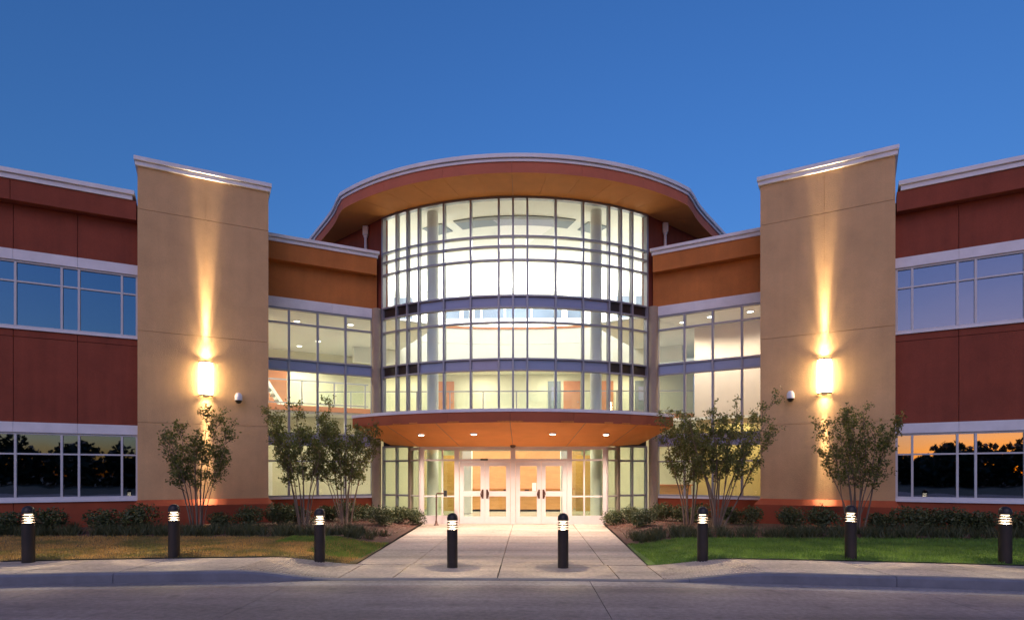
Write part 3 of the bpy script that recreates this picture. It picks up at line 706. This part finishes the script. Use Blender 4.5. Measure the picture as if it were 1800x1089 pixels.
# vestibule box of inner glass
mb = MB(); ves = mb.box(-3.3, 3.3, 2.7, 2.8, 2.62, 2.72).build('vestibule_frame', M['frame'], IN)
piece('vestibule_ceiling', M['icream'], IN, -3.25, 3.25, .1, 2.75, 2.72, 2.78)
for x in (-3.2, -2.1, 2.1, 3.2): piece('post', M['frame'], ves, x - .05, x + .05, 2.7, 2.8, 0, 2.62)
for x0, x1 in ((-3.15, -2.15), (2.15, 3.15)): piece('pane', M['green'], ves, x0, x1, 2.745, 2.757, .02, 2.62)
for x in (-3.3, 3.3): piece('side_pane', M['green'], ves, x - .006, x + .006, .9, 2.7, .02, 2.62)
for sg in (-1, 1):
    I = Wall(sg, 3.9)
    rm = empty('side_room', I.P(6, -3, 0), IN)
    wb(I, 'ceiling', M['iwhite'], rm, 1.2, 11.0, -9, -.25, 7.60, 7.66)
    wb(I, 'end_wall', M['icream'], rm, 8.62, 8.8, -9, -.25, 0, 7.6)
    if sg < 0:
        wb(I, 'back_wall', M['icream'], rm, -1, 8.6, -8.2, -8.0, 4.4, 7.6)
        wb(I, 'floor_slab', M['iwhite'], rm, 3.0, 8.6, -8, -2.6, 4.12, 4.40)
        wb(I, 'slab_edge', M['terra'], rm, 3.0, 8.6, -2.6, -2.55, 4.22, 4.42)
        r_ = MB()
        for z in (5.42, 4.52): I.box(r_, 3.4, 8.6, -2.68, -2.64, z - .025, z + .025)
        r_ = r_.build('railing', M['alu'], rm)
        for k in range(5): wb(I, 'post', M['alu'], r_, 3.5 + 1.25 * k, 3.55 + 1.25 * k, -2.69, -2.63, 4.4, 5.4)
        for k in range(4): wb(I, 'infill_panel', M['clear'], r_, 3.62 + 1.25 * k, 4.68 + 1.25 * k, -2.67, -2.65, 4.6, 5.34)
        wb(I, 'panel_wall', M['terra'], rm, 6.2, 7.2, -6.1, -6.0, 4.4, 6.6); wb(I, 'panel_wall', M['terra'], rm, 7.7, 8.5, -6.1, -6.0, 4.4, 6.6)
        wb(I, 'ground_wall', M['icream'], rm, 2.5, 8.6, -4.2, -4.0, 0, 4.1)
        for a in (7.0, 7.75):
            dd_ = wb(I, 'cupboard_door', M['iwhite'], rm, a, a + .66, -3.99, -3.9, .1, 2.2); wb(I, 'glass_slot', M['igrey'], dd_, a + .27, a + .39, -3.9, -3.885, .7, 1.7)
        st_ = MB()
        for off in (0, .9):
            st_.loft([[I.P(7.9 - .0 * t, -3.2 - off, 6.4 - 2.2 * t - .12 + .9 * 0), I.P(7.9, -3.26 - off, 6.4), I.P(7.9, -3.26 - off, 6.5), I.P(7.9, -3.2 - off, 6.5)] if t == 0 else
                      [I.P(6.6, -3.2 - off, 4.3), I.P(6.6, -3.26 - off, 4.3), I.P(6.6, -3.26 - off, 4.5), I.P(6.6, -3.2 - off, 4.5)] for t in (0, 1)])
        sr = st_.build('stair', M['iwhite'], rm)
        for k in range(9): wb(I, 'tread', M['tile'], sr, 6.62 + .14 * k, 6.80 + .14 * k, -4.1, -3.28, 4.44 + .22 * k, 4.48 + .22 * k)
        dl = [(6.3, -2.0), (5.0, -5.2), (4.35, -1.6), (5.6, -6.6), (7.6, -1.8)]
    else:
        wb(I, 'partition', M['ipink'], rm, 4.75, 8.6, -2.8, -2.65, 4.0, 7.6)
        wb(I, 'partition_return', M['ipink'], rm, 4.6, 4.75, -6, -2.65, 4.0, 7.6)
        wb(I, 'floor_slab', M['iwhite'], rm, 3.0, 8.6, -8, -2.66, 3.9, 4.0)
        wb(I, 'ground_wall', M['iyellow'], rm, 4.6, 8.6, -3.2, -3.0, 0, 3.9)
        cb = wb(I, 'counter', M['wood'], rm, 2.9, 4.4, -3.0, -2.4, 0, 1.25); wb(I, 'counter_top', M['terra'], cb, 2.85, 4.45, -3.05, -2.35, 1.25, 1.3)
        dl = [(5.5, -1.3), (6.9, -1.3), (7.9, -1.3), (4.4, -1.6)]
    for a, d in dl:
        p = I.P(a, d, 7.6); mb = MB(); mb.ring([(.11, 7.575), (.135, 7.575), (.135, 7.605), (.11, 7.605)], 16, p[:2])
        o = mb.build('ceiling_light', M['white'], rm, smooth=40)
        MB().lathe([(.105, 7.578), (.105, 7.6)], 16, p[:2]).build('lens', M['iglow'], o)
        lamp('SPOT', 'ceiling_lamp', (p[0], p[1], 7.54), 560 if sg < 0 else 260, (1, .93, .72) if sg < 0 else (1, .86, .70), rm, size=.1, spot=R_(150), blend=.6)
    p = I.P(6, -2.0, 3.7); lamp('AREA', 'room_lamp', p, 70, (1, .93, .66), rm, size=2.2)
# lamps of the lobby
WARM = (1, .95, .76)
for x in (-5, 0, 5): lamp('AREA', 'ceiling_fill', (x, 9.6, 9.1), 430, (1, .985, .93), IN, rot=(R_(180), 0, 0), size=3.6, size_y=.8, shape='RECTANGLE')  # added unseen uplights behind the bulkhead, whitening the ceiling
for x in (-4.5, 0, 4.5): lamp('AREA', 'atrium_lamp', (x, 4.2, 11.3), 230, (1, .98, .88), IN, size=1.2)
for x in (-5.5, -1.8, 1.8, 5.5): lamp('AREA', 'gallery_lamp', (x, 8.9, 6.8), 70, WARM, IN, size=.9)
for x in (-6, -3.6, 3.6, 6): lamp('AREA', 'lobby_lamp', (x, 7.4, 3.95), 85, (1, .95, .78), IN, size=.9)
for x in (-1.6, 1.6): lamp('AREA', 'desk_lamp', (x, 6.6, 3.95), 200, (1, .82, .55), IN, size=.8)
for x in (-2.2, 0, 2.2): lamp('AREA', 'vestibule_lamp', (x, 1.4, 2.7), 12, (1, .9, .72), IN, size=.5)
# reception desk (furniture: a thing of its own)
rd = empty('reception_desk', (0, 7.4, 0)); tag(rd, 'long maple reception desk seen through the entrance doors', 'desk')
MB().box(-2.6, 2.6, 7.2, 7.9, .08, 1.02).build('front_panel', M['wood'], rd)
MB().box(-2.7, 2.7, 7.1, 8.0, 1.02, 1.07).build('desk_top', M['terra'], rd)
MB().box(-2.5, 2.5, 7.3, 7.8, -.01, .08).build('kick_base', M['dark'], rd)
for x in (-1.3, 0, 1.3): MB().box(x - .012, x + .012, 7.185, 7.2, .08, 1.0).build('panel_joint', M['brown'], rd)

# ------------------------------------------------------------------ notice, push-button post
o = MB().box(.655, .80, -.012, -.007, 1.14, 1.42).build('notice_sheet', M['paper']); tag(o, 'small white paper notice taped inside the right pair of doors', 'notice')
pb = empty('push_button_post', (-2.57, -.55, 0)); tag(pb, 'thin brown angled post with a door push button beside the entrance', 'post')
MB().lathe([(.09, 0), (.085, .02), (.05, .05), (.028, .16)], 12, (-2.57, -.55)).build('base', M['brown'], pb, smooth=40)
MB().tube([(-2.57, -.55, .1), (-2.57, -.55, 1.02), (-2.56, -.55, 1.05), (-2.53, -.55, 1.07), (-2.30, -.55, 1.07)], .024, 8).build('post', M['brown'], pb, smooth=50)
MB().box(-2.31, -2.21, -.63, -.52, .97, 1.17).build('button_box', M['black'], pb)

# ------------------------------------------------------------------ wall lamps and cameras on the towers
for sg in (-1, 1):
    T = Wall(sg, 2.23); base = T.P(9.41, 0, 4.08)
    side = 'left' if sg < 0 else 'right'
    r = empty('wall_lamp', base); tag(r, 'tall glowing half-round wall lamp on the %s tan tower' % side, 'lamp', 'wall lamps on the towers')
    wb(T, 'back_plate', M['bronze'], r, 9.33, 9.49, .0, .03, 4.08, 5.14)
    def half(rad, z0, z1, off=.07, n=10):
        rings = []
        for z in (z0, z1):
            rings.append([T.P(9.41 + rad * math.cos(math.pi * k / n), off + rad * .85 * math.sin(math.pi * k / n), z) for k in range(n + 1)])
        return MB().loft(rings)
    half(.175, 4.13, 5.09).build('diffuser', M['lampglow'], r, smooth=60)
    for z in (4.085, 5.09):                                          # open rings top and bottom
        mb = MB(); n = 10
        ri = [[T.P(9.41 + q * math.cos(math.pi * k / n), .03 + q * .85 * math.sin(math.pi * k / n), zz) for q, zz in ((.13, z), (.195, z), (.195, z + .045), (.13, z + .045))] for k in range(n + 1)]
        mb.loft(ri).build('end_ring', M['bronze'], r)
    for a in (9.222, 9.583): wb(T, 'side_bar', M['bronze'], r, a + .001, a + .013, .075, .09, 4.13, 5.09)
    rz = -sg * TH
    for z, up, k in ((5.16, 1, 1.0), (4.06, -1, .55)):
        for spot, pw, tilt, off in ((13, 6000, 1.2, .11), (24, 1300, 1.6, .12), (60, 150, 2.5, .13), (130, 70, 8.0, .16)):
            p = T.P(9.41, off, z)
            # aim along +-z, leaned toward the wall (into the building)
            d = Vector((T.n[0] * math.sin(R_(tilt)), T.n[1] * math.sin(R_(tilt)), up * math.cos(R_(tilt))))
            l = lamp('SPOT', 'beam_lamp', p, pw * k, (1.0, .77, .46), r, size=.03, spot=R_(spot), blend=1.0)
            l.rotation_euler = d.to_track_quat('-Z', 'Y').to_euler()
    cpos = T.P(8.51, 0, 4.1)
    c = empty('security_camera', cpos); tag(c, 'small white dome security camera on the %s tower below its lamp' % side, 'camera', 'dome cameras on the towers')
    wb(T, 'bracket', M['white'], c, 8.47, 8.55, 0, .17, 4.16, 4.22)
    p = T.P(8.51, .17, 0)
    MB().lathe([(.02, 4.23), (.06, 4.22), (.105, 4.15), (.11, 4.02), (.11, 4.0)], 16, p[:2]).build('housing', M['white'], c, smooth=40)
    MB().lathe([(.10, 4.0), (.09, 3.95), (.06, 3.91), (.01, 3.895)], 16, p[:2]).build('dome', M['smoke'], c, smooth=60)

# ------------------------------------------------------------------ bollard lights
bo = empty('bollard_light', (0, 0, 0))
MB().lathe([(.098, -.2), (.098, .70), (.085, .705)], 24).build('post', M['bronze'], bo, smooth=40, local=True)
ls = MB().lathe([(.060, .69), (.060, .86)], 20).build('lens', M['bollglow'], bo, smooth=40, local=True)
lamp('SPOT', 'bollard_lamp', (0, 0, .852), 100, (1.0, .78, .50), bo, size=.018, spot=R_(164), blend=.25, local=True)
for z in (.735, .778, .820):
    MB().ring([(.080, z + .006), (.099, z - .008), (.1, z + .006), (.083, z + .018)], 24).build('louvre', M['bronze'], bo, smooth=30, local=True)
MB().lathe([(.064, .86), (.100, .862), (.100, .89), (.096, .925), (.083, .958), (.060, .983), (.030, .997), (.004, 1.0)], 24).build('cap', M['bronze'], bo, smooth=40, local=True)
bpos = [(-8.32, -10.2, 'bollard light nearest the left edge of the photo, on the pavement edge'),
        (-6.10, -9.55, 'bollard light in front of the left tower and its small tree'),
        (-3.40, -9.42, 'bollard light before the dry lawn corner left of the walk'),
        (-.88, -9.60, 'bollard light on the walk before the left pair of doors'),
        (1.15, -9.58, 'bollard light on the walk before the right pair of doors'),
        (3.73, -9.42, 'bollard light at the green lawn corner right of the walk'),
        (6.38, -9.50, 'bollard light in front of the right tower and its small tree'),
        (8.78, -9.95, 'bollard light nearest the right edge of the photo')]
for i, (x, y, lb) in enumerate(bpos):
    o = bo if i == 0 else dup(bo, (0, 0, 0))
    o.location = (x, y, hk(x)); o.rotation_euler = (0, 0, i * .7)
    tag(o, lb, 'bollard', 'bollard lights along the pavement')

# ------------------------------------------------------------------ plants
def leaves(pts, size, rg, flat=.0, asp=.5):
    """diamond leaf quads at pts (Nx3 array)"""
    n = len(pts); pts = np.asarray(pts)
    d = rg.normal(size=(n, 3)); d /= np.linalg.norm(d, axis=1)[:, None]
    q = rg.normal(size=(n, 3)); q[:, 2] += flat; q -= d * (q * d).sum(1)[:, None]; q /= np.linalg.norm(q, axis=1)[:, None]
    s = size * rg.uniform(.65, 1.35, n)[:, None]
    v = np.stack([pts - d * s * .5, pts + q * s * asp * .5, pts + d * s * .5, pts - q * s * asp * .5], 1).reshape(-1, 3)
    f = np.arange(4 * n).reshape(n, 4)
    return v.tolist(), f.tolist()
def myrtle(loc, H, Rc, stems, nl, seed, lean=(0, 0), label='', zfol=.34):
    rg = np.random.default_rng(seed); rd_ = random.Random(seed)
    root = empty('crape_myrtle', loc); tag(root, label, 'tree', 'crape myrtles in the beds')
    mb = MB(); anchors = []
    for k in range(stems):
        az = 2 * math.pi * (k + rd_.uniform(-.4, .4)) / stems; rr = Rc * (rd_.uniform(.55, .98) if k % 5 < 3 else rd_.uniform(.05, .5))
        hh = H * rd_.uniform(.66, .93); b0 = .04 + .16 * rd_.random(); ph = rd_.random() * 6; ex = rd_.uniform(1.05, 1.45)
        path = []; N_ = 12
        for i in range(N_):
            t = i / (N_ - 1); rad = b0 + rr * (t ** ex); wob = .085 * math.sin(5.5 * t + ph) * (t + .15)
            path.append(Vector((math.cos(az) * rad + lean[0] * t + wob, math.sin(az) * rad * .85 + lean[1] * t - wob * .6, hh * (1.06 * t - .06 * t * t) - .05)))
        r0 = rd_.uniform(.013, .030); mb.tube(path, [r0 * (1 - .8 * i / (N_ - 1)) for i in range(N_)], 5)
        for b in range(15):
            t = rd_.uniform(zfol, 1.0) ** .85; t = min(t, .995); i = min(int(t * (N_ - 1)), N_ - 2); s = path[i].lerp(path[i + 1], t * (N_ - 1) - i)
            a2 = az + rd_.uniform(-2.0, 2.0); ln = rd_.uniform(.22, .50) * (1.15 - .3 * t) * H / 3.6
            dv = Vector((math.cos(a2) * .7, math.sin(a2) * .65, rd_.uniform(.35, 1.35))).normalized()
            e = s + dv * ln; m_ = s.lerp(e, .5) + Vector((rd_.gauss(0, .02), rd_.gauss(0, .02), -.02)); mb.tube([s, m_, e], [.007, .005, .002], 4)
            for q_ in range(3):                                     # fine twigs
                u = m_.lerp(e, rd_.random()); e2 = u + Vector((rd_.gauss(0, .5), rd_.gauss(0, .5), rd_.uniform(.1, .9))).normalized() * rd_.uniform(.10, .24)
                mb.tube([u, e2], [.004, .0015], 3)
                for j in range(5): anchors.append((tuple(u.lerp(e2, rd_.uniform(.2, 1.08))), .042))
            wgt = rd_.choice((3, 6, 10))
            for j in range(wgt): anchors.append((tuple(m_.lerp(e, rd_.uniform(0, 1.05))), .060))
    A = np.array([a[0] for a in anchors]); S = np.array([a[1] for a in anchors])
    ix = rg.integers(0, len(A), nl); P = A[ix] + rg.normal(size=(nl, 3)) * S[ix][:, None] * H / 3.6
    mb.build('trunk', M['bark'], root, smooth=60, local=True)
    v, f = leaves(P, .070, rg, 0, .55); o = raw('crown', v, f, M['leaf'], root)
    return root
def gz(x, y): return hg(x, y) - .02
myrtle((-8.35, -4.75, gz(-8.35, -4.75)), 3.55, .92, 9, 5800, 3, label='small multi-stemmed myrtle tree before the lamp of the left tower')
myrtle((-6.02, -3.30, gz(-6.0, -3.3)), 3.95, 1.06, 11, 8800, 11, (-.25, 0), label='leafy multi-stemmed myrtle beside the left tower, outer one of the left pair')
myrtle((-5.10, -2.35, gz(-5.1, -2.35)), 3.55, .98, 12, 8200, 5, (-.10, 0), label='leafy multi-stemmed myrtle nearest the canopy on the left')
myrtle((5.35, -2.35, gz(5.3, -2.35)), 3.65, .86, 8, 6400, 21, (-.05, 0), label='slim multi-stemmed myrtle nearest the canopy on the right')
myrtle((5.85, -3.55, gz(5.9, -3.5)), 3.95, 1.20, 13, 9200, 8, (.30, 0), label='widest multi-stemmed myrtle beside the right tower, pale trunk at the lawn edge')
myrtle((9.28, -4.30, gz(9.3, -4.3)), 3.55, .92, 11, 6200, 14, (.05, 0), label='small multi-stemmed myrtle tree before the lamp of the right tower')

protos = []
def shrub_mesh(seed, n=1300):
    rg = np.random.default_rng(seed)
    lob = [(rg.uniform(-.22, .22), rg.uniform(-.22, .22), rg.uniform(.18, .36), rg.uniform(.17, .27)) for _ in range(9)]
    P = []
    for x, y, z, r in lob:
        k = n // 9; d = rg.normal(size=(k, 3)); d /= np.linalg.norm(d, axis=1)[:, None]; rad = r * rg.uniform(.45, 1.12, k) ** .6
        P.append(d * rad[:, None] + np.array([x, y, z]))
    P = np.concatenate(P); P = P[P[:, 2] > .01]
    return leaves(P, .07, rg, .3)
def make_shrub(seed):
    root = empty('shrub', (0, 0, 0)); v, f = shrub_mesh(seed); raw('foliage', v, f, M['shrub'], root)
    mb = MB(); rd_ = random.Random(seed)
    for k in range(6):
        a = 6.28 * k / 6; mb.tube([(0, 0, -.03), (math.cos(a) * .08, math.sin(a) * .08, .15), (math.cos(a) * .2, math.sin(a) * .2, .34)], [.010, .008, .004], 4)
    mb.build('stem', M['bark'], root, local=True); return root
protos = [make_shrub(40 + k) for k in range(4)]
fw_ = (-math.sin(PSI), math.cos(PSI)); rt_ = (math.cos(PSI), math.sin(PSI))
def along(px, D): a = (px - 900) / FPX; return (CAM[0] + D * (fw_[0] + a * rt_[0]), CAM[1] + D * (fw_[1] + a * rt_[1]))
sh = []
for px, D, s in ((12, 15.2, 1.15), (80, 15.4, 1.1), (182, 15.8, 1.1), (246, 16.1, 1.2), (388, 16.4, .95), (440, 16.9, 1.0), (492, 17.6, 1.1), (520, 18.6, 1.0), (575, 19.2, 1.0),
                 (612, 19.1, 1.1), (642, 19.4, .9), (668, 17.9, 1.15), (700, 19.3, 1.0), (727, 19.5, .85)): sh.append(('left', px, D, s))
for px, D, s in ((1076, 19.3, .85), (1104, 19.2, 1.0), (1128, 17.6, 1.15), (1160, 19.3, 1.0), (1196, 19.0, .95), (1232, 18.8, 1.0), (1285, 18.2, 1.05), (1322, 17.9, 1.0), (1392, 16.6, 1.1), (1448, 16.3, 1.15),
                 (1548, 15.9, 1.0), (1602, 15.9, 1.2), (1640, 16.0, 1.0), (1680, 15.7, 1.1), (1724, 15.4, 1.1), (1790, 15.0, 1.0)): sh.append(('right', px, D, s))
ordn = ['first', 'second', 'third', 'fourth', 'fifth', 'sixth', 'seventh', 'eighth', 'ninth', 'tenth', 'eleventh', 'twelfth', 'thirteenth', 'fourteenth', 'fifteenth', 'sixteenth']
cnt = {'left': 0, 'right': 0}; usedp = set()
tot = {'left': 14, 'right': 16}
for i, (side, px, D, s) in enumerate(sh):
    x, y = along(px, D); k = i % 4
    if k not in usedp: o = protos[k]; usedp.add(k)
    else: o = dup(protos[k], (0, 0, 0))
    o.location = (x, y, gz(x, y)); o.rotation_euler = (0, 0, i * 1.9); q = s * rnd.uniform(.92, 1.08); o.scale = (q * rnd.uniform(.95, 1.15), q, q * rnd.uniform(.9, 1.05))
    n_ = cnt[side]; cnt[side] += 1
    e = ordn[n_] if side == 'left' else ordn[n_]
    frm = 'the left edge of the photo' if side == 'left' else 'the walk'
    tag(o, 'low dark green shrub in the %s bed, %s from %s' % (side, e, frm), 'shrub', 'shrubs along the building foot')
rg = np.random.default_rng(5)
def blades(n, xs, ys, zf, hgt, wid, lean, name, m, label, cat=None, clump=None):
    X = rg.uniform(*xs, n); 
    Y0 = np.array([ys(x)[0] for x in X]); Y1 = np.array([ys(x)[1] for x in X]); Y = Y0 + (Y1 - Y0) * rg.uniform(0, 1, n)
    if clump:
        c = rg.integers(0, n // clump, n); cx = X[:n // clump][c % (n // clump)]; cyy = Y[:n // clump][c % (n // clump)]
        X = cx + rg.normal(size=n) * .06; Y = cyy + rg.normal(size=n) * .06
    Z = np.array([zf(x, y) for x, y in zip(X, Y)])
    a = rg.uniform(0, 6.283, n); h = hgt * rg.uniform(.5, 1.2, n); l = lean * rg.uniform(.2, 1.2, n) * h; b = rg.uniform(0, 6.283, n)
    wx_ = np.cos(a) * wid; wy_ = np.sin(a) * wid; dx = np.cos(b) * l; dy = np.sin(b) * l
    v = np.stack([np.stack([X - wx_, Y - wy_, Z], 1), np.stack([X + wx_, Y + wy_, Z], 1), np.stack([X + dx, Y + dy, Z + h], 1)], 1).reshape(-1, 3)
    f = np.arange(3 * n).reshape(n, 3)
    return tag(raw(name, v.tolist(), f.tolist(), m), label, cat, kind='stuff')
def grassmat(name, a, b, c, d, sc1):
    m = leafmat(name, a, b, .35); t = m.node_tree; N = t.nodes; L = t.links
    mx = [n for n in N if n.type == 'MIX'][0]; g = N.new('ShaderNodeNewGeometry'); nz = N.new('ShaderNodeTexNoise'); nz.inputs['Scale'].default_value = sc1; nz.inputs['Detail'].default_value = 4
    L.new(g.outputs['Position'], nz.inputs['Vector']); rp = N.new('ShaderNodeMapRange'); rp.inputs[1].default_value = .42; rp.inputs[2].default_value = .60; L.new(nz.outputs['Fac'], rp.inputs[0])
    for k, (p, q) in ((6, (a, c)), (7, (b, d))):
        m2 = N.new('ShaderNodeMix'); m2.data_type = 'RGBA'; m2.inputs[6].default_value = (*p, 1); m2.inputs[7].default_value = (*q, 1); L.new(rp.outputs[0], m2.inputs[0]); L.new(m2.outputs[2], mx.inputs[k])
    return m
M['bladeg'] = grassmat('grass_blade', (0.075, 0.155, 0.022), (0.15, 0.26, 0.04), (0.15, 0.29, 0.035), (0.25, 0.38, 0.06), 1.7)
M['bladed'] = grassmat('dry_blade', (0.50, 0.27, 0.075), (0.70, 0.43, 0.13), (0.13, 0.155, 0.03), (0.36, 0.27, 0.07), 1.3)
inl = lambda x: (yb(x) + .0, -6.2)
blades(45000, (2.9, 13), lambda x: (yb(x) + .03, -6.2), hg, .05, .006, .6, 'grass', M['bladeg'], 'short green grass right of the walk', 'grass')
blades(38000, (-13, -2.9), lambda x: (yb(x) + .03, -6.2), hg, .045, .006, .7, 'grass', M['bladed'], 'short dry patchy grass left of the walk', 'grass')
blades(9000, (-5.2, -2.85), lambda x: (-8.6 if x > -4 else -7.2, -6.2), hg, .055, .006, .6, 'grass', M['bladeg'], 'greener grass patch at the walk corner of the left lawn', 'grass')
for sg in (-1, 1):
    xs = (-14, -3.25) if sg < 0 else (3.2, 14)
    blades(8500, xs, lambda x: (-6.15, -4.75), gz, .26, .011, .8, 'ground_cover', M['liriope'], 'low grassy ground cover edging the %s bed' % ('left' if sg < 0 else 'right'), 'ground cover', clump=48)
    n = 2600; X = rg.uniform(3.12, 6.4, n) * sg; Y = rg.uniform(-5.2, -.9, n)
    v = []; f = []
    for k in range(n):
        z = gz(X[k], Y[k]) + .012; a = rg.uniform(0, 3.14); l = rg.uniform(.015, .05); b = rg.uniform(.006, .014); c, s = math.cos(a), math.sin(a); t = rg.uniform(-.015, .02); q = len(v)
        v += [(X[k] - c * l - s * b, Y[k] - s * l + c * b, z - t), (X[k] - c * l + s * b, Y[k] - s * l - c * b, z - t), (X[k] + c * l + s * b, Y[k] + s * l - c * b, z + t + .01), (X[k] + c * l - s * b, Y[k] + s * l + c * b, z + t + .01)]; f.append((q, q + 1, q + 2, q + 3))
    tag(raw('mulch', v, f, M['chip']), 'reddish bark mulch beside the walk on the %s' % ('left' if sg < 0 else 'right'), 'mulch', kind='stuff')
# wooded edge far behind the street (seen mirrored in the dark windows)
P = []
for k in range(90):
    x = -170 + 340 * k / 89 + rg.uniform(-2, 2); y = -95 + rg.uniform(-8, 8); h = rg.uniform(4.6, 7.6); m = 460
    d = rg.normal(size=(m, 3)); d /= np.linalg.norm(d, axis=1)[:, None]
    P.append(d * np.array([3.2, 2.6, h * .5]) * (rg.uniform(.3, 1, m) ** .5)[:, None] + np.array([x, y, h * .52]))
P.append(np.stack([rg.uniform(-175, 175, 22000), rg.uniform(-100, -92, 22000), rg.uniform(0, 1, 22000) ** 1.2 * 4.6], 1))
v, f = leaves(np.concatenate(P), .85, rg, 0, .8)
tag(raw('far_wood', v, f, M['farleaf']), 'dark line of trees far across the street', 'trees', kind='stuff')
